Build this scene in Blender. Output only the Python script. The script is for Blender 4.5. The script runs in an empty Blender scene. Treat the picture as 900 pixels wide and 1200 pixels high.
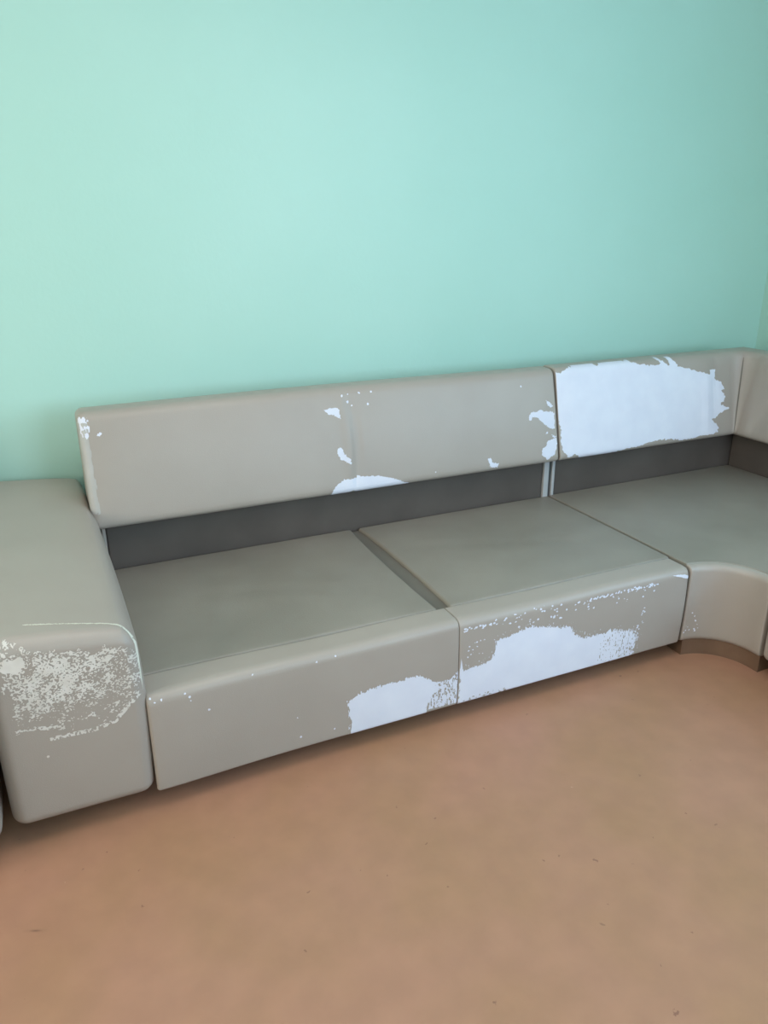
import bpy, bmesh, math, random
import numpy as np
from mathutils import Vector, Matrix
from mathutils.bvhtree import BVHTree
random.seed(4)
S = bpy.context.scene
COL = S.collection

# ---------------------------------------------------------------- camera
cam_data = bpy.data.cameras.new('camera')
cam = bpy.data.objects.new('camera', cam_data); COL.objects.link(cam)
yaw, pitch, roll, F = 0.42208, 0.35664, -0.00737, 897.95
fw = Vector((math.sin(yaw)*math.cos(pitch), math.cos(yaw)*math.cos(pitch), -math.sin(pitch)))
rt = Vector((math.cos(yaw), -math.sin(yaw), 0)); up = rt.cross(fw)
r2 = rt*math.cos(roll) + up*math.sin(roll); u2 = -rt*math.sin(roll) + up*math.cos(roll)
M = Matrix.Identity(4)
for i in range(3):
    M[i][0] = r2[i]; M[i][1] = u2[i]; M[i][2] = -fw[i]
M.translation = Vector((-0.12269, -1.77978, 1.49345))
cam.matrix_world = M
cam_data.sensor_fit = 'VERTICAL'; cam_data.sensor_height = 36; cam_data.sensor_width = 27
cam_data.lens = F/1200*36
cam_data.clip_start = 0.05
S.camera = cam

# ---------------------------------------------------------------- light
W = bpy.data.worlds.new('world'); S.world = W; W.use_nodes = True
W.node_tree.nodes['Background'].inputs[0].default_value = (0.80, 0.90, 1.0, 1)
W.node_tree.nodes['Background'].inputs[1].default_value = 1.0
S.view_settings.view_transform = 'Standard'; S.view_settings.look = 'None'
S.view_settings.gamma = 1; S.view_settings.use_curve_mapping = False
S.view_settings.exposure = 0.0

def area(name, loc, target, sx, sy, power, col):
    l = bpy.data.lights.new(name, 'AREA'); l.shape = 'RECTANGLE'; l.size = sx; l.size_y = sy
    l.energy = power; l.color = col
    o = bpy.data.objects.new(name, l); COL.objects.link(o); o.location = loc
    o.rotation_euler = (Vector(target)-Vector(loc)).to_track_quat('-Z', 'Y').to_euler()
    return o
XL_W, XR_W, YB, YF, ZC = -2.6, 3.40, 1.19, -4.0, 2.75       # room
WIN = [(1.3, 3.1)]                                          # window opening in the front wall
WINL = (-1.7, 0.1)                                         # window opening in the left wall
WZ0, WZ1 = 0.85, 2.35
WINR = (-2.7, -1.2)                                         # window opening in the right wall
area('daylight_left_window', (XL_W-0.02, -0.8, 1.6), (0, -0.8, 1.45), 1.8, 1.5, 68, (1.0, 0.94, 0.80))
area('daylight_front_window', (2.2, YF-0.02, 1.6), (2.2, 0, 1.3), 1.8, 1.5, 78, (0.66, 0.83, 1.0))
area('daylight_right_window', (XR_W+0.02, -1.95, 1.6), (0, -1.95, 1.45), 1.5, 1.5, 78, (0.42, 0.74, 1.0))
area('overhead_fill_light', (0.6, -0.6, ZC-.06), (0.6, -0.6, 0), 1.6, .9, 18, (1.0, 0.92, 0.86))  # unseen overhead fill, added to brighten seats and floor; no fixture

# ---------------------------------------------------------------- materials
def mat(name, base, rough=0.6, spec=0.5, var=None, vscale=6, bump=0.0, bscale=400, coat=0, extra=None):
    m = bpy.data.materials.new(name); m.use_nodes = True
    nt = m.node_tree; N = nt.nodes; L = nt.links; b = N['Principled BSDF']
    b.inputs['Base Color'].default_value = (*base, 1); b.inputs['Roughness'].default_value = rough
    b.inputs['Specular IOR Level'].default_value = spec
    tc = N.new('ShaderNodeTexCoord')
    if var:
        n = N.new('ShaderNodeTexNoise'); n.inputs['Scale'].default_value = vscale; n.inputs['Detail'].default_value = 6
        L.new(tc.outputs['Object'], n.inputs['Vector'])
        r = N.new('ShaderNodeValToRGB'); r.color_ramp.elements[0].position = .35; r.color_ramp.elements[1].position = .68
        r.color_ramp.elements[0].color = (*base, 1); r.color_ramp.elements[1].color = (*var, 1)
        L.new(n.outputs['Fac'], r.inputs['Fac']); L.new(r.outputs['Color'], b.inputs['Base Color'])
    if bump:
        n2 = N.new('ShaderNodeTexNoise'); n2.inputs['Scale'].default_value = bscale; n2.inputs['Detail'].default_value = 3
        L.new(tc.outputs['Object'], n2.inputs['Vector'])
        bp = N.new('ShaderNodeBump'); bp.inputs['Strength'].default_value = bump; bp.inputs['Distance'].default_value = 0.002
        L.new(n2.outputs['Fac'], bp.inputs['Height']); L.new(bp.outputs['Normal'], b.inputs['Normal'])
    return m
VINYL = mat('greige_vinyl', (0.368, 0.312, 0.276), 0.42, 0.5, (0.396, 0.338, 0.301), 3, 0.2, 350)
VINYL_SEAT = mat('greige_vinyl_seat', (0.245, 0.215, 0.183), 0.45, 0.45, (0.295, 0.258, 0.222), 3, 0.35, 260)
VINYL_TROUGH = mat('darker_vinyl_in_the_seam', (0.15, 0.13, 0.11), 0.6, 0.3, (0.175, 0.152, 0.13), 9, 0.3, 300)  # crease strip and corner seam, darker than the cushion vinyl
VINYL_SHADED = mat('shaded_dark_vinyl', (0.085, 0.068, 0.060), 0.6, 0.3, (0.105, 0.085, 0.075), 5, 0.2, 350)  # darker vinyl with the shade under the backrest put into its colour
BACKING = mat('white_backing_cloth', (0.72, 0.715, 0.82), 0.85, 0.2, (0.76, 0.755, 0.85), 12, 0.25, 900)
THREAD = mat('pale_seam_thread', (0.70, 0.68, 0.60), 0.8, 0.2)
STRIP = mat('grey_edge_strip', (0.42, 0.41, 0.42), 0.5, 0.4)
WOOD = mat('brown_plinth', (0.15, 0.085, 0.055), 0.6, 0.3, (0.19, 0.11, 0.07), 9, 0.1, 120)
PLINTH_SHADED = mat('shaded_plinth', (0.035, 0.022, 0.015), 0.6, 0.3, (0.05, 0.03, 0.02), 9, 0.1, 120)  # brown plinth darkened: shadow under the sofa put into its colour
BLACK = mat('black_lining', (0.02, 0.018, 0.017), 0.9, 0.1)
WALL = mat('mint_wall_paint', (0.43, 0.668, 0.586), 0.5, 0.35, (0.465, 0.70, 0.624), 0.9, 0.25, 60)
CEIL = mat('white_ceiling_paint', (0.8, 0.8, 0.78), 0.9, 0.2, (0.77, 0.77, 0.75), 3)
FRAME = mat('white_window_frame', (0.8, 0.8, 0.8), 0.5, 0.4, (0.77, 0.77, 0.77), 5)

def floor_mat():
    m = mat('terracotta_linoleum', (0.40, 0.205, 0.125), 0.42, 0.4)
    nt = m.node_tree; N = nt.nodes; L = nt.links; b = N['Principled BSDF']
    tc = N.new('ShaderNodeTexCoord')
    def noise(sc, det=6):
        n = N.new('ShaderNodeTexNoise'); n.inputs['Scale'].default_value = sc; n.inputs['Detail'].default_value = det
        L.new(tc.outputs['Object'], n.inputs['Vector']); return n.outputs['Fac']
    def ramp(src, p0, p1, c0, c1):
        r = N.new('ShaderNodeValToRGB'); e = r.color_ramp.elements
        e[0].position = p0; e[1].position = p1; e[0].color = c0; e[1].color = c1
        L.new(src, r.inputs['Fac']); return r.outputs['Color']
    def mix(f, a, bb):
        x = N.new('ShaderNodeMix'); x.data_type = 'RGBA'
        L.new(f, x.inputs['Factor']); L.new(a, x.inputs['A'])
        if isinstance(bb, tuple): x.inputs['B'].default_value = bb
        else: L.new(bb, x.inputs['B'])
        return x.outputs['Result']
    base = ramp(noise(2.2), .38, .64, (0.415, 0.215, 0.142, 1), (0.38, 0.205, 0.120, 1))
    mott = ramp(noise(13, 4), .35, .7, (0.95, 0.94, 0.94, 1), (1.04, 1.03, 1.02, 1))
    mu = N.new('ShaderNodeMix'); mu.data_type = 'RGBA'; mu.blend_type = 'MULTIPLY'; mu.inputs['Factor'].default_value = 1
    L.new(base, mu.inputs['A']); L.new(mott, mu.inputs['B'])
    def specks(scale, rad, thr):
        v = N.new('ShaderNodeTexVoronoi'); v.inputs['Scale'].default_value = scale
        wob = N.new('ShaderNodeTexNoise'); wob.inputs['Scale'].default_value = scale*4; L.new(tc.outputs['Object'], wob.inputs['Vector'])
        mx = N.new('ShaderNodeMix'); mx.data_type = 'RGBA'; mx.blend_type = 'ADD'; mx.inputs['Factor'].default_value = .03
        L.new(tc.outputs['Object'], mx.inputs['A']); L.new(wob.outputs['Color'], mx.inputs['B']); L.new(mx.outputs['Result'], v.inputs['Vector'])
        sp = N.new('ShaderNodeSeparateColor'); L.new(v.outputs['Color'], sp.inputs[0])
        lt = N.new('ShaderNodeMath'); lt.operation = 'GREATER_THAN'; lt.inputs[1].default_value = thr; L.new(sp.outputs[0], lt.inputs[0])
        rr = ramp(v.outputs['Distance'], rad*.6, rad, (1, 1, 1, 1), (0, 0, 0, 1))
        mu2 = N.new('ShaderNodeMath'); mu2.operation = 'MULTIPLY'; L.new(rr, mu2.inputs[0]); L.new(lt.outputs[0], mu2.inputs[1])
        h = N.new('ShaderNodeMath'); h.operation = 'MULTIPLY'; h.inputs[1].default_value = .6; L.new(mu2.outputs[0], h.inputs[0])
        return h.outputs[0]
    c = mix(specks(16, .075, .62), mu.outputs['Result'], (0.16, 0.07, 0.055, 1))
    c = mix(specks(11, .07, .65), c, (0.20, 0.10, 0.07, 1))
    c = mix(specks(9, .06, .80), c, (0.62, 0.42, 0.32, 1))
    # a dark scuff mark left on the floor
    sx = N.new('ShaderNodeSeparateXYZ'); L.new(tc.outputs['Object'], sx.inputs[0])
    def ma(op, a, bb):
        q = N.new('ShaderNodeMath'); q.operation = op
        for k, t in ((0, a), (1, bb)):
            if isinstance(t, (int, float)): q.inputs[k].default_value = t
            else: L.new(t, q.inputs[k])
        return q.outputs[0]
    dx = ma('MULTIPLY', ma('ADD', sx.outputs[0], .318), .26); dy = ma('ADD', ma('ADD', sx.outputs[1], .266), ma('MULTIPLY', ma('ADD', sx.outputs[0], .318), .4))
    dd = ma('SQRT', ma('ADD', ma('MULTIPLY', dx, dx), ma('MULTIPLY', dy, dy)), 0)
    c = mix(ramp(dd, .0022, .0042, (.75, .75, .75, 1), (0, 0, 0, 1)), c, (0.13, 0.06, 0.045, 1))
    L.new(c, b.inputs['Base Color'])
    return m
FLOOR = floor_mat()

# ---------------------------------------------------------------- helpers
def link_mesh(name, verts, faces, m, parent=None, smooth=True):
    me = bpy.data.meshes.new(name); me.from_pydata([tuple(v) for v in verts], [], faces); me.update()
    bm = bmesh.new(); bm.from_mesh(me); bmesh.ops.remove_doubles(bm, verts=bm.verts, dist=1e-6)
    bmesh.ops.recalc_face_normals(bm, faces=bm.faces); bm.to_mesh(me); bm.free()
    if smooth:
        me.polygons.foreach_set('use_smooth', [True]*len(me.polygons))
    me.materials.append(m)
    o = bpy.data.objects.new(name, me); COL.objects.link(o)
    if parent:
        o.parent = parent
        o.matrix_parent_inverse = Matrix.Translation(-parent.location)
    return o
def thing(name, label, cat, loc, group=None):
    o = bpy.data.objects.new(name, None); COL.objects.link(o); o.location = loc
    o['label'] = label; o['category'] = cat
    if group: o['group'] = group
    o.empty_display_size = .1
    return o
def loops(a, b, r, n, seg):
    k = [a + r*i/seg for i in range(seg)]
    mid = [a + r + (b-a-2*r)*i/n for i in range(n+1)]
    return k + mid + [b - r*(seg-1-i)/seg for i in range(seg)]
def rbox(name, x, y, z, r, m, parent, n=(8, 4, 4), warp=None, seg=4):
    """box with rounded edges; warp moves each vertex afterwards"""
    A = [loops(x[0], x[1], r, n[0], seg), loops(y[0], y[1], r, n[1], seg), loops(z[0], z[1], r, n[2], seg)]
    lo = [x[0]+r, y[0]+r, z[0]+r]; hi = [x[1]-r, y[1]-r, z[1]-r]
    V, Fc = [], []
    def pt(p):
        c = [min(max(p[i], lo[i]), hi[i]) for i in range(3)]
        d = [p[i]-c[i] for i in range(3)]
        # round in a cube-to-sphere way so the loops stay evenly spaced
        d = [math.tan(q/r*math.pi/4)*1.0 for q in d]
        L_ = math.sqrt(sum(q*q for q in d)) or 1
        q = [c[i] + (d[i]/L_*r if L_ > 1e-9 and any(abs(t) > 1e-9 for t in d) else 0) for i in range(3)]
        if warp: q = warp(*q)
        return q
    for ax in range(3):
        u, v = (ax+1) % 3, (ax+2) % 3
        for side in (0, -1):
            base = len(V)
            for i in A[u]:
                for j in A[v]:
                    p = [0, 0, 0]; p[ax] = A[ax][side]; p[u] = i; p[v] = j
                    V.append(pt(p))
            nv = len(A[v])
            for i in range(len(A[u])-1):
                for j in range(nv-1):
                    Fc.append((base+i*nv+j, base+(i+1)*nv+j, base+(i+1)*nv+j+1, base+i*nv+j+1))
    return link_mesh(name, V, Fc, m, parent)
def prism(name, outline, z0, z1, m, parent, r=0.0, smooth=True, topz=None):
    """vertical prism of an outline given counter-clockwise, top edge rounded by r"""
    P = [Vector((a, b)) for a, b in outline]; n = len(P)
    nrm = []
    for i in range(n):
        d1 = (P[i]-P[i-1]).normalized(); d2 = (P[(i+1) % n]-P[i]).normalized()
        n1 = Vector((d1.y, -d1.x)); n2 = Vector((d2.y, -d2.x)); b = (n1+n2).normalized()
        nrm.append(b/max(.5, b.dot(n1)))
    rings = [(0, z0), (0, z1-r)] + [(-r*(1-math.cos(t)), z1-r+r*math.sin(t)) for t in [math.pi/2*k/4 for k in range(1, 5)]] if r else [(0, z0), (0, z1)]
    V, Fc = [], []
    for off, z in rings:
        for i in range(n): V.append((P[i].x+nrm[i].x*off, P[i].y+nrm[i].y*off, z))
    for k in range(len(rings)-1):
        for i in range(n):
            j = (i+1) % n; Fc.append((k*n+i, k*n+j, (k+1)*n+j, (k+1)*n+i))
    Fc.append(tuple(range(n))[::-1]); Fc.append(tuple((len(rings)-1)*n+i for i in range(n)))
    o = link_mesh(name, V, Fc, m, parent, smooth)
    if smooth:
        try: o.data.set_sharp_from_angle(angle=math.radians(40))
        except Exception: pass
    return o
def round_profile(pts, radii, seg=5):
    out = []
    n = len(pts)
    for i in range(n):
        p0, p1, p2 = Vector(pts[i-1]), Vector(pts[i]), Vector(pts[(i+1) % n]); r = radii[i]
        a = (p0-p1).normalized(); b = (p2-p1).normalized()
        ang = a.angle(b); t = r/math.tan(ang/2)
        s, e = p1+a*t, p1+b*t
        for k in range(seg+1):
            u = k/seg; q = s*(1-u)**2 + p1*2*u*(1-u) + e*u*u
            out.append(q)
    return out
def resample(prof, step):
    out = []
    n = len(prof)
    for i in range(n):
        a, b = prof[i], prof[(i+1) % n]; k = max(1, int((b-a).length/step))
        for j in range(k): out.append(a.lerp(b, j/k))
    return out
def sweep(name, path, prof, m, parent, cap=0.012, warp=None):
    """sweep a closed (depth, z) profile along a ground path; depth goes to the left of travel"""
    P = [Vector(p) for p in path]
    n = len(prof)
    c = sum(prof, Vector((0, 0)))/n
    pn = []
    for i in range(n):
        d = (prof[(i+1) % n]-prof[i-1]).normalized(); q = Vector((d.y, -d.x))
        if q.dot(prof[i]-c) < 0: q = -q
        pn.append(q)
    st = []
    for i in range(len(P)):
        if i == 0: d = (P[1]-P[0]).normalized(); nn = Vector((-d.y, d.x))
        elif i == len(P)-1: d = (P[-1]-P[-2]).normalized(); nn = Vector((-d.y, d.x))
        else:
            d1 = (P[i]-P[i-1]).normalized(); d2 = (P[i+1]-P[i]).normalized()
            b = (Vector((-d1.y, d1.x))+Vector((-d2.y, d2.x))).normalized(); nn = b/b.dot(Vector((-d1.y, d1.x))); d = (d1+d2).normalized()
        st.append((P[i], nn, d))
    K = 4
    c0, c1 = cap if isinstance(cap, tuple) else (cap, cap)
    def ring(pos, nn, ins): return [(pos.x+nn.x*q.x, pos.y+nn.y*q.x, q.y) for q in [prof[i]-pn[i]*ins for i in range(n)]]
    V = []; rr = []
    shr = lambda k, c: c*(1-math.sin(math.pi/2*k/K)); off = lambda k, c: c*(1-math.cos(math.pi/2*k/K))
    for k in range(K+1): rr.append((st[0][0]+st[0][2]*off(k, c0), st[0][1], shr(k, c0)))
    for a, b, _ in st[1:-1]: rr.append((a, b, 0.0))
    for k in range(K, -1, -1): rr.append((st[-1][0]-st[-1][2]*off(k, c1), st[-1][1], shr(k, c1)))
    for a, nn, ins in rr: V += ring(a, nn, ins)
    if warp: V = [warp(*v) for v in V]
    Fc = []
    for k in range(len(rr)-1):
        for i in range(n):
            j = (i+1) % n; Fc.append((k*n+i, k*n+j, (k+1)*n+j, (k+1)*n+i))
    Fc.append(tuple(range(n))); Fc.append(tuple((len(rr)-1)*n+i for i in range(n)))
    return link_mesh(name, V, Fc, m, parent)

# value noise and outline distance for the worn areas
_rng = np.random.RandomState(7); _T = _rng.rand(512, 512)
def vnoise(x, y):
    xi = np.floor(x).astype(int); yi = np.floor(y).astype(int); fx = x-xi; fy = y-yi
    fx = fx*fx*(3-2*fx); fy = fy*fy*(3-2*fy)
    g = lambda a, b: _T[a % 512, b % 512]
    return (g(xi, yi)*(1-fx)+g(xi+1, yi)*fx)*(1-fy)+(g(xi, yi+1)*(1-fx)+g(xi+1, yi+1)*fx)*fy
def fbm(x, y, o=3):
    s = 0; a = 1; t = 0
    for k in range(o): s = s + a*vnoise(x*2**k+17.3*k, y*2**k+5.1*k); t += a; a *= .55
    return s/t*2-1
def sdf(poly, X, Z):
    p = np.array(poly); n = len(p); d = np.full(X.shape, 1e9); ins = np.zeros(X.shape, bool)
    for i in range(n):
        a = p[i]; b = p[(i+1) % n]; e = b-a
        wx, wz = X-a[0], Z-a[1]; t = np.clip((wx*e[0]+wz*e[1])/(e@e+1e-12), 0, 1)
        d = np.minimum(d, np.hypot(wx-t*e[0], wz-t*e[1]))
        if a[1] != b[1]:
            c = ((a[1] > Z) != (b[1] > Z)) & (X < (b[0]-a[0])*(Z-a[1])/(b[1]-a[1])+a[0]); ins ^= c
    return np.where(ins, -d, d)
def line_d(pts, X, Z):
    d = np.full(X.shape, 1e9)
    for a, b in zip(pts[:-1], pts[1:]):
        a = np.array(a); b = np.array(b); e = b-a; wx, wz = X-a[0], Z-a[1]
        t = np.clip((wx*e[0]+wz*e[1])/(e@e+1e-12), 0, 1); d = np.minimum(d, np.hypot(wx-t*e[0], wz-t*e[1]))
    return d
def split_link(name, V, Fc, m, parent, rest):
    """every sizeable island becomes an object of its own; the crumbs stay joined"""
    root = list(range(len(V)))
    def fd(a):
        while root[a] != a: root[a] = root[root[a]]; a = root[a]
        return a
    for f in Fc:
        r0 = fd(f[0])
        for k in f[1:]:
            root[fd(k)] = r0
    isl = {}
    for f in Fc: isl.setdefault(fd(f[0]), []).append(f)
    small = []
    def emit(nm, fs):
        used = sorted({k for f in fs for k in f}); mp = {k: i for i, k in enumerate(used)}
        return link_mesh(nm, [V[k] for k in used], [tuple(mp[k] for k in f) for f in fs], m, parent)
    for fs in isl.values():
        ks = {k for f in fs for k in f}; P = np.array([V[k] for k in ks]); ext = np.ptp(P, axis=0)
        if max(ext) > .026 and len(fs) > 40: emit(name, fs)
        else: small += fs
    if small:
        o = emit(rest, small); o['kind'] = 'stuff'
def patch(name, field, x0, x1, z0, z1, cell, host, m, parent, dirv=(0, 1, 0), origin_y=-0.6, lift=0.0007, rest='paint_fleck'):
    """thin shell lying on the host surface wherever field(x, z) < 0 (marching squares)"""
    nx = int((x1-x0)/cell)+1; nz = int((z1-z0)/cell)+1
    gx = x0+np.arange(nx+1)*cell; gz = z0+np.arange(nz+1)*cell
    X, Z = np.meshgrid(gx, gz, indexing='ij'); Fv = field(X, Z)
    V = []; idx = {}; Fc = []
    def corner(i, j):
        k = ('c', i, j)
        if k not in idx: idx[k] = len(V); V.append((X[i, j], Z[i, j]))
        return idx[k]
    def cross(i, j, i2, j2):
        k = ('e', min((i, j), (i2, j2)), max((i, j), (i2, j2)))
        if k not in idx:
            t = Fv[i, j]/(Fv[i, j]-Fv[i2, j2]); t = min(max(t, .02), .98)
            idx[k] = len(V); V.append((X[i, j]+(X[i2, j2]-X[i, j])*t, Z[i, j]+(Z[i2, j2]-Z[i, j])*t))
        return idx[k]
    neg = Fv < 0
    any_ = neg[:-1, :-1] | neg[1:, :-1] | neg[:-1, 1:] | neg[1:, 1:]
    for i, j in zip(*np.nonzero(any_)):
        q = [(i, j), (i+1, j), (i+1, j+1), (i, j+1)]; f = []
        for k in range(4):
            a, b = q[k], q[(k+1) % 4]
            if neg[a]: f.append(corner(*a))
            if neg[a] != neg[b]: f.append(cross(*a, *b))
        if len(f) >= 3: Fc.append(tuple(f))
    hm = host.data; bvh = BVHTree.FromPolygons([host.matrix_world @ v.co if False else v.co for v in hm.vertices], [tuple(p.vertices) for p in hm.polygons])
    D = Vector(dirv).normalized(); P3 = []; ok = []
    for x, z in V:
        o = Vector((x, 0, z)) - D*((0-origin_y)/max(D.y, .2))
        h, nn, _, _ = bvh.ray_cast(o, D, 5)
        if h is None: P3.append((0, 0, 0)); ok.append(False)
        else:
            if nn.dot(D) > 0: nn = -nn
            P3.append(tuple(h+nn*lift)); ok.append(True)
    Fc = [f for f in Fc if all(ok[k] for k in f)]
    used = sorted({k for f in Fc for k in f}); mp = {k: i for i, k in enumerate(used)}
    V3 = [P3[k] for k in used]; Fc = [tuple(mp[k] for k in f) for f in Fc]
    # give the shell a thickness so that it is a real flake, its rim going into the host
    return split_link(name, V3, Fc, m, parent, rest)

# outlines of the worn areas in metres: (x, z) on the upholstery face they lie on
SHAPES = {
  'BIG': [(1.8555, 0.9154), (1.8987, 0.9066), (1.9337, 0.9149), (1.969, 0.9254), (2.0187, 0.9362), (2.0826, 0.9349), (2.0962, 0.9194), (2.1475, 0.9325), (2.1987, 0.9345), (2.2726, 0.9269), (2.3321, 0.9077), (2.3777, 0.9021), (2.455, 0.9011), (2.4324, 0.9236), (2.448, 0.9249), (2.4784, 0.897), (2.5019, 0.8929), (2.4872, 0.9314), (2.503, 0.9327), (2.5415, 0.8924), (2.5651, 0.8812), (2.6292, 0.8645), (2.6943, 0.8452), (2.7355, 0.836), (2.7408, 0.8537), (2.7776, 0.8533), (2.7771, 0.8206), (2.7685, 0.8091), (2.8139, 0.7932), (2.8305, 0.7611), (2.8134, 0.7564), (2.8352, 0.7237), (2.8298, 0.7057), (2.8007, 0.6935), (2.8569, 0.6696), (2.8173, 0.6573), (2.7439, 0.6274), (2.7874, 0.5919), (2.782, 0.5675), (2.7563, 0.5578), (2.6891, 0.5626), (2.6225, 0.5539), (2.557, 0.5525), (2.4927, 0.5645), (2.4292, 0.5692), (2.3663, 0.5642), (2.3039, 0.5534), (2.2275, 0.5503), (2.167, 0.5421), (2.122, 0.5333), (2.0776, 0.527), (2.0269, 0.5331), (2.0116, 0.5176), (1.9908, 0.5317), (1.9771, 0.5449), (1.9494, 0.5596), (1.9205, 0.5494), (1.8936, 0.572), (1.8795, 0.6189), (1.8849, 0.6634), (1.8722, 0.7319), (1.8672, 0.788), (1.8602, 0.8328), (1.8689, 0.865), (1.8539, 0.8882)],
  'a': [(0.8218, 0.8562), (0.8741, 0.8612), (0.8837, 0.8477), (0.8834, 0.8188), (0.864, 0.8308), (0.8376, 0.8396)],
  'b': [(0.8615, 0.7171), (0.8787, 0.7087), (0.8863, 0.6886), (0.9064, 0.6669), (0.9075, 0.65), (0.8873, 0.6589), (0.8678, 0.6716), (0.8565, 0.696)],
  'c': [(0.8169, 0.5208), (0.8248, 0.5547), (0.8439, 0.578), (0.8735, 0.5935), (0.9228, 0.5935), (0.9283, 0.6058), (0.9445, 0.5972), (1.0158, 0.5906), (1.0872, 0.5693), (1.1518, 0.5407), (1.0843, 0.539), (1.01, 0.5318), (0.9369, 0.5221), (0.9354, 0.5355), (0.9108, 0.5455), (0.8875, 0.5395), (0.8828, 0.5219), (0.8515, 0.5185)],
  'd': [(1.7195, 0.7263), (1.7209, 0.7476), (1.7312, 0.7603), (1.7599, 0.7603), (1.7796, 0.7674), (1.7935, 0.7582), (1.8369, 0.7528), (1.8511, 0.7447), (1.8499, 0.6832), (1.8374, 0.6797), (1.8231, 0.686), (1.7904, 0.7092), (1.7677, 0.7312), (1.7491, 0.7409), (1.7347, 0.7404), (1.7315, 0.727)],
  'e': [(1.779, 0.6031), (1.8042, 0.6162), (1.8052, 0.6321), (1.83, 0.6373), (1.8549, 0.6426), (1.8584, 0.6181), (1.8521, 0.5946), (1.8409, 0.5717), (1.8257, 0.5654), (1.8051, 0.5498), (1.7915, 0.5675), (1.775, 0.5775)],
  'f': [(1.813, 0.7996), (1.8296, 0.7942), (1.8455, 0.775), (1.8378, 0.7686), (1.819, 0.7794)],
  'g': [(1.5096, 0.5916), (1.5215, 0.598), (1.5336, 0.5751), (1.5609, 0.5698), (1.5575, 0.5545), (1.5208, 0.5572)],
  'h': [(1.8312, 0.6572), (1.8552, 0.6466), (1.8498, 0.6391), (1.8356, 0.6487)],
  'i': [(1.8027, 0.6722), (1.8124, 0.6712), (1.812, 0.664), (1.8023, 0.6651)],
  'dots': [(0.0292, 0.8519), (0.9473, 0.9331), (0.9005, 0.9151), (0.9998, 0.8621), (1.2656, 0.5726), (1.6925, 0.8673), (0.9205, 0.8757), (0.9364, 0.8616)],
  'A': [(0.5626, 0.1855), (0.5816, 0.1917), (0.6063, 0.2053), (0.6391, 0.2078), (0.6724, 0.2104), (0.7059, 0.21), (0.7342, 0.2052), (0.7512, 0.2124), (0.7799, 0.2118), (0.809, 0.2027), (0.8386, 0.1825), (0.8567, 0.1653), (0.869, 0.1465), (0.8574, 0.1312), (0.8398, 0.1146), (0.8282, 0.093), (0.8106, 0.0795), (0.781, 0.082), (0.746, 0.0801), (0.6998, 0.0785), (0.6431, 0.0804), (0.6041, 0.0803), (0.5792, 0.0776), (0.5686, 0.0973), (0.5798, 0.1059), (0.564, 0.1317), (0.5673, 0.1575)],
  'A2': [(0.8446, 0.1748), (0.8746, 0.1665), (0.9106, 0.169), (0.9489, 0.2079), (0.9524, 0.1947), (0.9368, 0.0708), (0.8285, 0.0741)],
  'B': [(0.9386, 0.0838), (0.941, 0.1937), (0.9628, 0.1879), (1.0126, 0.1897), (1.0477, 0.1956), (1.0665, 0.2257), (1.0695, 0.2646), (1.1099, 0.2695), (1.1506, 0.2795), (1.1919, 0.2846), (1.2459, 0.2719), (1.3572, 0.2456), (1.3769, 0.2151), (1.4191, 0.1893), (1.4883, 0.1883), (1.5466, 0.1903), (1.6467, 0.1611), (1.6547, 0.1209), (1.6442, 0.0905), (1.5848, 0.078), (1.495, 0.0793), (1.3734, 0.0788), (1.2555, 0.0837), (1.1528, 0.0834), (1.0585, 0.0805), (0.9867, 0.0854)],
  'edge': [(0.9282, 0.3468), (1.0152, 0.3531), (1.1746, 0.3816), (1.2738, 0.3844), (1.3249, 0.3537), (1.5616, 0.3486), (1.6802, 0.3498)],
  'fl': [(0.0136, 0.3573), (0.0412, 0.3474), (0.0236, 0.3441), (0.1026, 0.3493), (0.1131, 0.3359), (0.115, 0.3247), (0.1015, 0.3075), (0.1595, 0.2833), (0.2861, 0.3553), (0.3253, 0.4231), (0.407, 0.1799), (0.4141, 0.1116), (0.5193, 0.1065), (0.1387, 0.0649), (0.5301, 0.351), (0.4719, 0.3461)],
  'tear': [(1.7958, 0.39), (1.8231, 0.3813), (1.8544, 0.3665), (1.858, 0.3549), (1.832, 0.36)],
  'scuff': [(-0.2973, 0.5946), (-0.2769, 0.58), (-0.2522, 0.5666), (-0.2191, 0.5534), (-0.149, 0.5407), (-0.0852, 0.5246), (-0.0627, 0.5367), (-0.0303, 0.5236), (0.0054, 0.4967), (0.0073, 0.4361), (-0.0077, 0.3816), (-0.0371, 0.3577), (-0.0767, 0.3206), (-0.1305, 0.3072), (-0.1894, 0.312), (-0.2227, 0.3118), (-0.2581, 0.3493), (-0.2979, 0.3512), (-0.2989, 0.4436), (-0.3106, 0.467), (-0.3094, 0.5208)],
  'smear': [(-0.2958, 0.6037), (-0.2908, 0.5882), (-0.2776, 0.5754), (-0.2529, 0.5619), (-0.2547, 0.5258), (-0.2722, 0.5133), (-0.3094, 0.5208)],
  'seam': [(-0.2333, 0.5884), (-0.2066, 0.5843), (-0.1758, 0.5783), (-0.1442, 0.5755), (-0.1124, 0.5698), (-0.0884, 0.5645), (-0.0641, 0.5586), (-0.0399, 0.5497), (-0.0158, 0.5378), (0.01, 0.5177)],
  'arc1': [(-0.2267, 0.313), (-0.1892, 0.313), (-0.1302, 0.3098), (-0.0767, 0.3206), (-0.0469, 0.3497), (-0.0074, 0.3842)],
  'arc2': [(-0.3017, 0.3524), (-0.2731, 0.3565), (-0.2419, 0.3485), (-0.1983, 0.3372)],
}


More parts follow.
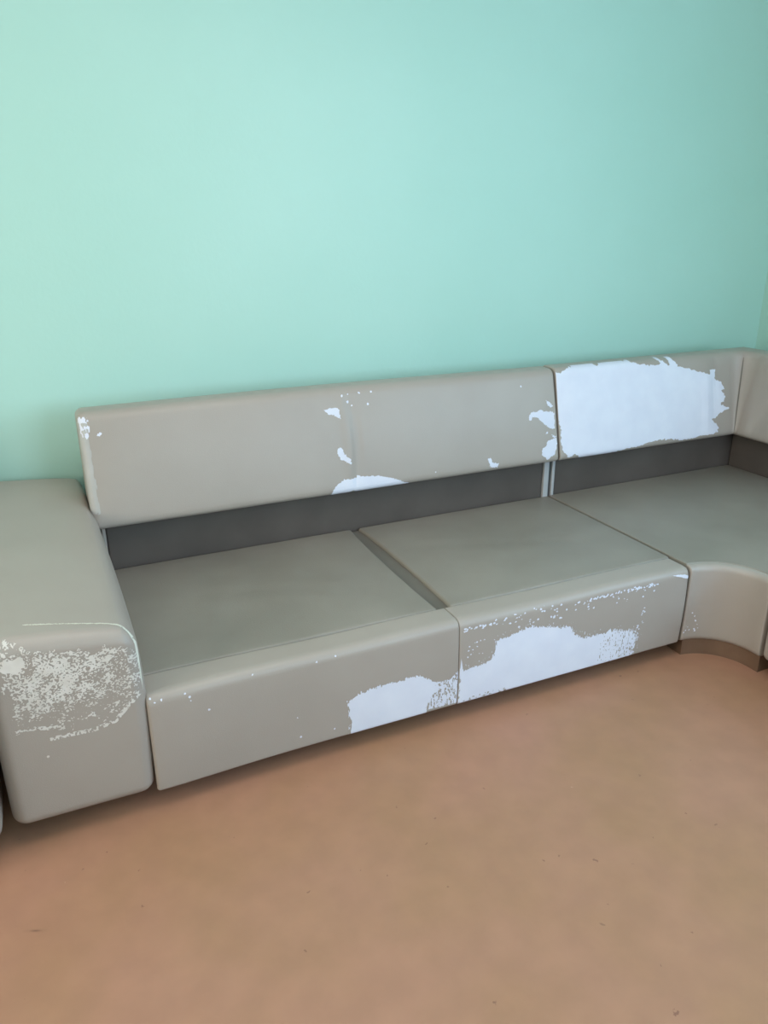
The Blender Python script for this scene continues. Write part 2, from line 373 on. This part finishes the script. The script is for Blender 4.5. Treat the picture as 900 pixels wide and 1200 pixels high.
# ---------------------------------------------------------------- the setting
def box(name, x, y, z, m, kind='structure'):
    V = [(a, b, c) for a in x for b in y for c in z]
    Fc = [(0, 1, 3, 2), (4, 6, 7, 5), (0, 4, 5, 1), (2, 3, 7, 6), (0, 2, 6, 4), (1, 5, 7, 3)]
    o = link_mesh(name, V, Fc, m, None, False); 
    if kind: o['kind'] = kind
    return o
T = .12
box('floor', (XL_W-T, XR_W+T), (YF-T, YB+T), (-T, 0), FLOOR)
box('ceiling', (XL_W-T, XR_W+T), (YF-T, YB+T), (ZC, ZC+T), CEIL)
box('wall_back', (XL_W-T, XR_W+T), (YB, YB+T), (0, ZC), WALL)
CUBE_F = [(0, 1, 3, 2), (4, 6, 7, 5), (0, 4, 5, 1), (2, 3, 7, 6), (0, 2, 6, 4), (1, 5, 7, 3)]
def boxes(name, lst, m):
    V, Fc = [], []
    for x, y, z in lst:
        q = len(V); V += [(a, b, c) for a in x for b in y for c in z]; Fc += [tuple(q+t for t in f) for f in CUBE_F]
    me = bpy.data.meshes.new(name); me.from_pydata(V, [], Fc); me.materials.append(m)
    o = bpy.data.objects.new(name, me); COL.objects.link(o); o['kind'] = 'structure'
a, b = WIN[0]; yy = (YF-T, YF)
boxes('wall_front', [((XL_W-T, XR_W+T), yy, (0, WZ0)), ((XL_W-T, XR_W+T), yy, (WZ1, ZC)), ((XL_W-T, a), yy, (WZ0, WZ1)), ((b, XR_W+T), yy, (WZ0, WZ1))], WALL)
boxes('window_1', [((a, a+.06), (YF, YF+.04), (WZ0, WZ1)), ((b-.06, b), (YF, YF+.04), (WZ0, WZ1)), ((a, b), (YF, YF+.04), (WZ0, WZ0+.06)), ((a, b), (YF, YF+.04), (WZ1-.06, WZ1)), (((a+b)/2-.03, (a+b)/2+.03), (YF, YF+.04), (WZ0, WZ1))], FRAME)
a, b = WINR; xx = (XR_W, XR_W+T); xf = (XR_W-.04, XR_W)
boxes('wall_right', [(xx, (YF, YB), (0, WZ0)), (xx, (YF, YB), (WZ1, ZC)), (xx, (YF, a), (WZ0, WZ1)), (xx, (b, YB), (WZ0, WZ1))], WALL)
boxes('window_3', [(xf, (a, a+.06), (WZ0, WZ1)), (xf, (b-.06, b), (WZ0, WZ1)), (xf, (a, b), (WZ0, WZ0+.06)), (xf, (a, b), (WZ1-.06, WZ1)), (xf, ((a+b)/2-.03, (a+b)/2+.03), (WZ0, WZ1))], FRAME)
a, b = WINL; xx = (XL_W-T, XL_W); xf = (XL_W, XL_W+.04)
boxes('wall_left', [(xx, (YF, YB), (0, WZ0)), (xx, (YF, YB), (WZ1, ZC)), (xx, (YF, a), (WZ0, WZ1)), (xx, (b, YB), (WZ0, WZ1))], WALL)
boxes('window_2', [(xf, (a, a+.06), (WZ0, WZ1)), (xf, (b-.06, b), (WZ0, WZ1)), (xf, (a, b), (WZ0, WZ0+.06)), (xf, (a, b), (WZ1-.06, WZ1)), (xf, ((a+b)/2-.03, (a+b)/2+.03), (WZ0, WZ1))], FRAME)

# ---------------------------------------------------------------- long sofa section
L, MX, DS = 1.868, 0.935, 0.866          # length, middle seam, seat depth
ZB, ZF = 0.06, 0.362                     # underside and front top of the seat
YT = 0.018                               # front face
def g(t, s): return math.exp(-(t/s)**2)
sofa = thing('sofa_section', 'long greige vinyl two-seat sofa section with wide left armrest, peeling front and backrest', 'sofa', (0.75, 0.5, 0))
def front_warp(x, y, z):
    # upholstery pulls in a little at the bottom and bellies slightly
    k = (z-ZB)/(ZF-ZB)
    y += 0.004*(1-k) - 0.005*math.sin(math.pi*min(max(k, 0), 1))*(1 if y < .06 else 0)
    y += -0.014*g(x-0.0, .25)*(1 if y < .07 else 0)
    if z > .3: z += .004*math.sin(x*9)*.4
    return (x, y, z)
fpr = [q for q in resample(round_profile([(0, ZB), (0, ZF), (.099, ZF), (.099, ZB)], [.010, .03, .006, .01], 6), .012)]
def panel(x0, x1, cap):
    pth = [(x0, YT)] + [(x0+.03+(x1-x0-.06)*i/60, YT) for i in range(61)] + [(x1, YT)]
    return sweep('front_panel', pth, fpr, VINYL, sofa, cap, front_warp)
fp1 = panel(0.003, MX-.0008, (.009, .003))
fp2 = panel(MX+.0008, L-.003, (.003, .012))
def pad_warp(x0, x1):
    def w(x, y, z):
        u = (x-x0)/(x1-x0); v = (y-.12)/(DS-.12)
        if z > .34:
            b = max(0, math.sin(math.pi*min(max(u, 0), 1)))**.5*max(0, math.sin(math.pi*min(max(v, 0), 1)))**.5
            z += .007*b
            z += .0020*math.sin(9*x+7*y)*b + .0012*math.sin(31*x-17*y)*b
            # soft folds running diagonally from the rear
            z += -.003*g(y-.62+.35*(x-x0), .018)*b
        return (x, y, z)
    return w
HW = .029
def pad_mid(x0, x1, side):
    base = pad_warp(x0, x1)
    def w(x, y, z):
        x, y, z = base(x, y, z)
        # the soft trough between the cushions narrows towards the front
        t = (y-.12)/(DS-.12); k = HW*(1-math.sin(math.pi*min(1, max(0, .12+.88*t)))**.6)*.5
        if side > 0 and x > x1-.05: x += k*(x-(x1-.05))/.05
        if side < 0 and x < x0+.05: x -= k*((x0+.05)-x)/.05
        return (x, y, z)
    return w
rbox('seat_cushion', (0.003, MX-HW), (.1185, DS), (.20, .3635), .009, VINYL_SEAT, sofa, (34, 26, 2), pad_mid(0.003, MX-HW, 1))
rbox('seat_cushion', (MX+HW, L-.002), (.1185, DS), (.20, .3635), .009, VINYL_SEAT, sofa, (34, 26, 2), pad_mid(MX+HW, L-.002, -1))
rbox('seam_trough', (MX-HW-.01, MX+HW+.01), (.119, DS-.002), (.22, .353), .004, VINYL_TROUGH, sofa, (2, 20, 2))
rbox('seat_base', (0.01, L-.01), (.10, 1.08), (.065, .19), .01, BLACK, sofa, (2, 2, 1))
rbox('back_panel', (0.008, L-.034), (DS+.004, DS+.05), (.30, .60), .008, VINYL_SHADED, sofa, (12, 1, 3))
rbox('edge_strip', (L-.033, L-.006), (DS-.006, DS+.045), (.30, .57), .004, STRIP, sofa, (1, 1, 3))
rbox('edge_strip', (-.006, .007), (DS-.004, DS+.045), (.30, .57), .004, VINYL, sofa, (1, 1, 3))
# backrest: leaning upholstered block
BX0, BX1 = -0.032, L-.004
BZ0, BZ1 = .536, .925
def back_profile(): 
    return round_profile([(0, BZ0), (.085, BZ1), (.185, BZ1+.004), (.235, BZ0)], [.026, .04, .03, .02], 5)
def back_warp(x, y, z):
    k = (z-BZ0)/(BZ1-BZ0); kk = min(max(k, 0), 1)
    front = y < .80+.085*k+.06
    if front:
        y -= .010*math.sin(math.pi*kk)*(1-.6*g(x-BX0, .05)-.6*g(x-BX1, .05))
        # soft vertical fold near the middle
        xm = .905+.02*math.sin(math.pi*kk)
        y += (.007*g(x-xm-.012, .012) - .006*g(x-xm+.012, .014))*math.sin(math.pi*kk)**.7
        y += .0015*math.sin(13*x)*math.sin(5*z)
    z += .004*math.sin(x*2.1)*kk
    return (x, y, z)
prof = resample(back_profile(), .02)
path = [(BX0, .80)] + [(BX0+.03+(BX1-BX0-.045)*i/110, .80) for i in range(111)] + [(BX1, .80)]
backrest = sweep('backrest', path, prof, VINYL, sofa, (.024, .007), back_warp)
# armrest
AX0, AX1 = -.352, .002
def arm_warp(x, y, z):
    k = (z-.06)/(.53)
    v = (y-YT)/(1.16-YT)
    if k > .4:
        t = (k-.4)/.6
        z += t*(.080*v)                                   # rises to the back
        z += t*(.010*(1-(max(0, x+.22)/.22)**2)+.10*max(0, -x-.02)*(1-.25*v))                  # crowned top
        z += -t*.03*max(0, (x+.05)/.06)**2 if x > -.05 else 0
    if y < .1: y -= .006*math.sin(math.pi*min(max(k, 0), 1)) 
    if x > -.1 and k > .4: x -= .034*max(0, v)**2*(x+.1)/.1
    x += .010*math.sin(math.pi*min(max(k, 0), 1))*(1 if x > -.05 else 0)*(1-v)
    return (x, y, z)
arm = rbox('armrest', (AX0, AX1-.002), (.006, 1.16), (ZB, .560), .038, VINYL, sofa, (14, 30, 12), arm_warp, 6)
# plinth
rbox('plinth', (-.29, L-.1), (.20, .95), (0, ZB+.004), .004, PLINTH_SHADED, sofa, (2, 2, 1))

# worn places on the long section
NZ = lambda X, Z, sx, sz, o=3: fbm(X*sx+100, Z*sz+100, o)
def fieldA(X, Z):
    f = sdf(SHAPES['A'], X, np.maximum(Z, .096)) + .010*NZ(X, Z, 330, 80) + .005*NZ(X+7, Z, 500, 250)
    s2 = sdf(SHAPES['A2'], X, Z); sp = np.maximum(s2, (NZ(X, Z, 260, 75)-.02)*.02)
    sp2 = np.maximum(s2-.002, (NZ(X+3, Z, 420, 300)+.10)*.02)
    return np.minimum(f, np.minimum(sp, np.maximum(sp2, .86-X)))
patch('exposed_backing', fieldA, .54, .933, .0615, .235, .0022, fp1, BACKING, fp1)
def fieldB(X, Z):
    f = sdf(SHAPES['B'], X, np.maximum(Z, .100))
    right = np.clip((X-1.42)/.2, 0, 1)
    f = f + (.010+.008*right)*NZ(X, Z, 330, 80) + .006*NZ(X+7, Z, 500, 250)
    hole = (.22 - NZ(X, Z, 300, 120))*.02
    f = np.where(right > .35, np.maximum(f, -(hole+.006*(1-right))*1.0*np.where(right > .35, 1, 0)), f)
    low = np.maximum(Z-.080, X-1.12)
    f = np.where(low < 0, np.maximum(f, (NZ(X, Z, 160, 160)-.25)*.02 + 0*X), f)
    spike = sdf([(.9375, .16), (.9435, .235), (.95, .19)], X, Z)
    halo = np.maximum(sdf(SHAPES['B'], X, Z)-.022, (.42-NZ(X+9, Z, 380, 170))*.02)
    return np.minimum(np.minimum(f, spike), halo)
patch('exposed_backing', fieldB, MX+.004, 1.70, .0615, .33, .0022, fp2, BACKING, fp2)
def blobs(pts, r, X, Z, seed=1, st=1.0):
    rg = random.Random(seed); d = np.full(X.shape, 1e9)
    for x, z in pts:
        rr = r*rg.uniform(.6, 1.25); d = np.minimum(d, np.hypot((X-x)*st, Z-z)-rr)
    return d
def fieldF1(X, Z):
    return blobs([q for q in SHAPES['fl'] if q[1] < .375], .0032, X, Z, 3) + .003*NZ(X, Z, 400, 300)
patch('paint_fleck', fieldF1, .005, .60, .064, .372, .0024, fp1, BACKING, fp1, (0, 1, -.35))
EDG = [q for q in SHAPES['edge']]
def fieldF2(X, Z):
    rg = random.Random(11); pts = []
    for k in range(34): pts.append((.945+rg.random()*.16, .333+rg.gauss(0, .004)))
    for k in range(20): pts.append((1.12+rg.random()*.2, .338+rg.gauss(0, .010)))
    for k in range(95): pts.append((1.36+rg.random()**.8*.36, .334+rg.gauss(0, .003)))
    for k in range(26): pts.append((1.1+rg.random()*.62, .29+rg.random()*.035))
    for k in range(10): pts.append((1.29+rg.gauss(0, .01), .28+rg.random()*.05))
    for k in range(10): pts.append((1.66+rg.gauss(0, .012), .17+rg.random()*.09))
    for k in range(14): pts.append((.955+rg.random()*.07, .22+rg.random()*.07))
    return blobs(pts, .0026, X, Z, 5, .75) + .0028*NZ(X, Z, 350, 300)
patch('scuffed_edge', fieldF2, MX+.004, 1.80, .15, .358, .0022, fp2, BACKING, fp2, (0, 1, -.2))
def fieldT(X, Z): return sdf([(1.785, .352), (1.815, .351), (1.845, .345), (1.862, .336), (1.862, .326), (1.835, .335)], X, Z) + .002*NZ(X, Z, 300, 300)
patch('torn_corner', fieldT, 1.77, 1.863, .31, .36, .0015, fp2, BACKING, fp2, (0, 1, -.35))
def fieldC(X, Z):
    d = np.minimum.reduce([sdf(SHAPES[k], X, Z) for k in 'abc'])
    return d + .0050*NZ(X, Z, 200, 200)
def bpatch(name, f, *a): return patch(name, f, *a, lift=.0008, origin_y=.3)
patch('exposed_backing', fieldC, .80, 1.17, .50, .88, .0020, backrest, BACKING, backrest, origin_y=.2)
def fieldD(X, Z):
    d = np.minimum.reduce([sdf(SHAPES[k], X, Z) for k in 'defghi'])
    return d + .0050*NZ(X, Z, 230, 230)
patch('exposed_backing', fieldD, 1.49, 1.862, .53, .82, .0020, backrest, BACKING, backrest, origin_y=.2)
def fieldG(X, Z):
    d = blobs([(.0292, .8519), (.034, .855), (1.2656, .5726), (.9364, .8616), (.9205, .8757), (.9998, .8621), (.97, .905), (.925, .903), (.9, .9), (1.02, .905), (1.6925, .8673)], .0042, X, Z, 2)
    return d + .003*NZ(X, Z, 300, 300)
patch('vinyl_chip', fieldG, -.01, 1.72, .55, .915, .0024, backrest, BACKING, backrest, origin_y=.2)
# abrasion at the backrest's upper left corner
def fieldH(X, Z): return np.maximum(np.hypot((X+.012)*1.3, (Z-.885)*.5)-.022, -(NZ(X, Z, 260, 90)+.05)*.01)
def fieldW(X, Z):  # pale edge strip: wear plus light from the left put into its colour
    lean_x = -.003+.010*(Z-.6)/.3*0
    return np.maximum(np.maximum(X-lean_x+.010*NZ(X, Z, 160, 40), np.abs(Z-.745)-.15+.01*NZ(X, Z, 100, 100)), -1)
patch('worn_lit_edge', fieldW, -.045, .02, .56, .91, .002, backrest, mat('worn_sidelit_vinyl', (.43, .405, .39), .5, .4, (.47, .445, .43), 18), backrest, origin_y=.2, lift=.0005)
patch('scuffed_corner', fieldH, -.03, .02, .83, .91, .0016, backrest, BACKING, backrest, origin_y=.2)
# armrest scuffing
def fieldS(X, Z):
    s = sdf(SHAPES['scuff'], X, Z)
    core = np.hypot((X+.19)/.16, (Z-.475)/.10)
    th = -.03 + .30*np.clip(core-.55, -.35, 1)
    low = np.clip((.42-Z)/.1, 0, 1)
    n = .95*NZ(X, Z, 300, 360, 3)+.40*NZ(X+5, Z, 40, 60, 2)
    f = np.maximum(s+.014*NZ(X, Z, 90, 110), (th+.22*low-n)*.02)
    sm = np.maximum(sdf(SHAPES['smear'], X, Z)+.008*NZ(X, Z, 90, 160), Z-.548-.006*NZ(X, Z, 200, 100))
    lw = lambda nm, w, c: np.maximum(line_d(SHAPES[nm], X, Z)-w, (c-NZ(X, Z, 240, 240))*.02)
    f = np.minimum(f, lw('arc1', .006, -.05)); f = np.minimum(f, lw('arc2', .006, -.02))
    f = np.minimum(f, blobs([(-.243, .265)], .005, X, Z))
    return np.minimum(f, sm)
patch('scuffed_vinyl', fieldS, -.345, .0, .25, .60, .0014, arm, mat('scuffed_backing', (.66, .60, .55), .8, .2, (.74, .68, .64), 20), arm)
def fieldSeam(X, Z):
    w = .0022+.004*np.clip((X+.05)/.05, 0, 1)
    return np.maximum(np.abs(Z-(.040+.17*np.maximum(0, -X)-.020*np.clip((X+.07)/.07, 0, 1)**2)) - w + .002*NZ(X, Z, 120, 120), -(NZ(X, Z, 300, 300)+.55)*.01)
# cast from above: here z is the distance back from the arm's front
def patch_top(name, field, x0, x1, y0, y1, cell, host, m, parent):
    nx = int((x1-x0)/cell)+1; ny = int((y1-y0)/cell)+1
    hm = host.data; bvh = BVHTree.FromPolygons([v.co for v in hm.vertices], [tuple(p.vertices) for p in hm.polygons])
    X, Y = np.meshgrid(x0+np.arange(nx)*cell, y0+np.arange(ny)*cell, indexing='ij'); Fv = field(X+cell/2, Y+cell/2)
    V, Fc, idx = [], [], {}
    def vt(i, j):
        if (i, j) not in idx:
            h, nn, _, _ = bvh.ray_cast(Vector((x0+i*cell, y0+j*cell, 2)), Vector((0, 0, -1)), 5)
            if h is None: return None
            idx[i, j] = len(V); V.append(tuple(h+nn*.0008*(1 if nn.z > 0 else -1)))
        return idx[i, j]
    for i, j in zip(*np.nonzero(Fv < 0)):
        f = [vt(i, j), vt(i+1, j), vt(i+1, j+1), vt(i, j+1)]
        if None not in f: Fc.append(tuple(f))
    return split_link(name, V, Fc, m, parent, 'loose_thread')
patch_top('cracked_seam', fieldSeam, -.25, .0, .010, .110, .0016, arm, THREAD, arm)

# ---------------------------------------------------------------- corner section
CR = .165                                 # radius of the curved front
CX = L+.002
FXR = CX+CR+.008                          # front plane of the right-hand run
CY1 = -.178                               # where the corner section ends
BCX = 2.952                     # rear of the seat on the right-hand run
corner = thing('corner_sofa_section', 'greige vinyl corner sofa section with curved front and big white peeled patch', 'sofa', (2.5, .4, 0))
def arc(r, n=14, x0=CX, y0=YT-CR): return [(x0+r*math.sin(t), y0+r*math.cos(t)) for t in [math.pi/2*k/n for k in range(n+1)]]
def front_path(off):
    """front line pushed 'off' towards the back, from the long section round to the right-hand run"""
    r = CR+off
    pts = [(CX+.0015, YT+off)] + [(CX+.0+r*math.sin(t), YT-CR+r*math.cos(t)) for t in [math.pi/2*k/16 for k in range(1, 17)]]
    return pts + [(CX+r, CY1+.0)]
fprof = resample(round_profile([(0, ZB), (-.002, ZF), (.09, ZF), (.09, ZB)], [.024, .026, .01, .01], 5), .03)
cpanel = sweep('front_panel', front_path(0), fprof, VINYL, corner, .006)
# seat pad outline (counter-clockwise)
fo = front_path(.026)
out = [(CX+.002, DS)] + [(a, b) for a, b in fo] + [(BCX, CY1), (BCX, DS)]
out = [(fo[0][0], DS)] + fo + [(BCX, CY1), (BCX, DS)]
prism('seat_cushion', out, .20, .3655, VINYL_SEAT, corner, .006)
base = [(fo[0][0]+.01, 1.06)] + [(a+.0, b+.0) for a, b in front_path(.085)] + [(BCX+.15, CY1+.01), (BCX+.15, 1.06)]
prism('seat_base', base, .065, .19, BLACK, corner, 0, False)
BK_D = .235
rbox('back_panel', (CX+.024, BCX+.04), (DS+.004, DS+.05), (.30, .60), .008, VINYL_SHADED, corner, (8, 1, 3))
rbox('back_panel', (BCX+.004, BCX+.05), (CY1+.02, DS+.002), (.30, .60), .008, VINYL_SHADED, corner, (1, 8, 3))
rbox('edge_strip', (CX+.008, CX+.023), (DS-.006, DS+.045), (.30, .57), .004, STRIP, corner, (1, 1, 3))
BXC = BCX-.066                            # backrest's inner corner at its foot
cp = [(CX+.004, .80)] + [(CX+.02+(BXC-.012-CX-.02)*i/50, .80) for i in range(51)]
cp += [(BXC, .80)]
cp += [(BXC, .788-(.788-CY1-.02)*i/60) for i in range(61)] + [(BXC, CY1+.004)]
def cwarp(x, y, z):
    k = min(max((z-BZ0)/(BZ1-BZ0), 0), 1)
    s = math.sin(math.pi*k)
    dx = (x-BXC); dy = (y-.80)
    # distance along the run from the inner corner
    if y > .74 and x < BXC+.02:           # rear run
        if y < .80+.085*k+.06:
            y -= .008*s*(1-g(x-CX, .05))*(1-g(x-BXC, .12))
            y += .007*g(x-BXC+.10+.05*(1-k), .02)*max(0, k-.25)
            y -= .007*g(x-BXC+.17, .03)*s
    elif x < BXC+.085*k+.06 and y < .76:  # right-hand run
        x -= .016*s*(1-g(y-.72, .14))
        x += .020*g((y-.62)+.24*(k-.5), .045)*s
    dc = math.hypot(BXC+.085*k-x, .80+.085*k-y)
    if x < BXC+.12 and y < .92 and 0 < z: 
        q = .018*g(dc, .013)*(.35+.65*s)*(.4+.6*k); x += q; y += q
    return (x, y, z)
cback = sweep('backrest', cp, prof, VINYL, corner, (.006, .012), cwarp)
def tube(name, pts, rad, m, parent, n=6):
    V, Fc = [], []
    for i, p in enumerate(pts):
        r_ = rad*math.sin(math.pi*(i+.15)/(len(pts)-.7))**.5
        for k in range(n):
            t = 2*math.pi*k/n; V.append((p[0]+r_*math.cos(t), p[1]+r_*math.sin(t), p[2]))
    for i in range(len(pts)-1):
        for k in range(n): j = (k+1) % n; Fc.append((i*n+k, i*n+j, (i+1)*n+j, (i+1)*n+k))
    Fc += [tuple(range(n)), tuple((len(pts)-1)*n+k for k in range(n))]
    return link_mesh(name, V, Fc, m, parent)
sp_ = []
for i in range(21):
    k = .06+.86*i/20; z = BZ0+(BZ1-BZ0)*k; sk = math.sin(math.pi*k); q = .018*(.35+.65*sk)*(.4+.6*k)
    sp_.append((BXC+.085*k+q-.001, .80+.085*k+q-.001, z))
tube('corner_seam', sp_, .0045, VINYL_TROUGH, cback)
prism('plinth', [(CX+.06, .9)] + front_path(.010)[1:] + [(BCX, CY1+.03), (BCX, .9)], 0, ZB+.004, WOOD, corner, 0, False)
def fieldBig(X, Z): 
    return sdf(SHAPES['BIG'], X, Z) + .008*NZ(X, Z, 110, 130)
patch('exposed_backing', fieldBig, CX+.006, 2.88, .50, .93, .003, cback, BACKING, cback, origin_y=.2)
def fieldCc(X, Z):
    rg = random.Random(8); pts = [(1.905+rg.gauss(0, .02), .10+abs(rg.gauss(0, .025))) for k in range(16)]
    return blobs(pts, .0028, X, Z, 4)+.003*NZ(X, Z, 300, 300)
patch('paint_fleck', fieldCc, 1.875, 1.97, .07, .2, .002, cpanel, BACKING, cpanel)

# ---------------------------------------------------------------- right-hand section (runs towards the viewer along the right wall)
rs = thing('sofa_section', 'greige vinyl sofa section at the right edge beyond the curved corner section', 'sofa', (2.6, -1.1, 0))
RY1, RY0 = CY1-.004, CY1-1.87
rm = (RY0+RY1)/2
rbox('front_panel', (FXR-.006, FXR+.10), (RY0, rm-.0015), (ZB, ZF), .026, VINYL, rs, (3, 24, 6))
rbox('front_panel', (FXR-.006, FXR+.10), (rm+.0015, RY1), (ZB, ZF), .026, VINYL, rs, (3, 24, 6))
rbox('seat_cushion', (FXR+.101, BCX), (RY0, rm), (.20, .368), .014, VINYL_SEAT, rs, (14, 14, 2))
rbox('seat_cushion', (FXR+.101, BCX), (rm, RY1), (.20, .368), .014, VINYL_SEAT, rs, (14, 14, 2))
rbox('seat_base', (FXR+.09, BCX+.15), (RY0+.01, RY1-.01), (.065, .19), .01, BLACK, rs, (2, 2, 1))
rbox('back_panel', (BCX+.004, BCX+.05), (RY0+.03, RY1-.03), (.30, .60), .008, VINYL_SHADED, rs, (1, 8, 3))
rp = [(BXC, RY1-.002)] + [(BXC, RY1-.03-(RY1-RY0-.06)*i/30) for i in range(31)] + [(BXC, RY0)]
sweep('backrest', rp, prof, VINYL, rs, .018)
rbox('plinth', (FXR+.10, BCX), (RY0+.06, RY1-.06), (0, ZB+.004), .004, WOOD, rs, (2, 2, 1))
rbox('armrest', (FXR-.012, XR_W-.03), (RY0-.352, RY0-.002), (ZB, .60), .048, VINYL, rs, (10, 6, 6), None, 5)

# ---------------------------------------------------------------- neighbouring armchair at the left edge
ac = thing('armchair', 'greige vinyl armchair cut off by the left edge, beside the scuffed armrest', 'armchair', (-.95, .4, 0))
ax1 = -.372
def nwarp(x, y, z):
    return (x, y-.03, z)
rbox('armrest', (ax1-.30, ax1), (-.02, 1.0), (ZB, .56), .05, VINYL, ac, (5, 10, 6), nwarp, 5)
rbox('armrest', (ax1-1.25, ax1-.95), (-.02, 1.0), (ZB, .56), .05, VINYL, ac, (5, 10, 6), nwarp, 5)
rbox('front_panel', (ax1-.948, ax1-.302), (-.01, .09), (ZB, ZF), .026, VINYL, ac, (10, 3, 5), nwarp)
rbox('seat_cushion', (ax1-.948, ax1-.302), (.091, .80), (.15, .37), .014, VINYL_SEAT, ac, (10, 10, 2), nwarp)
ap = [(ax1-1.0, .76)] + [(ax1-.98+(.73)*i/10, .76) for i in range(11)] + [(ax1-.24, .76)]
sweep('backrest', ap, prof, VINYL, ac, .02)
rbox('plinth', (ax1-1.2, ax1-.05), (.10, .85), (0, ZB+.004), .004, WOOD, ac, (2, 2, 1))
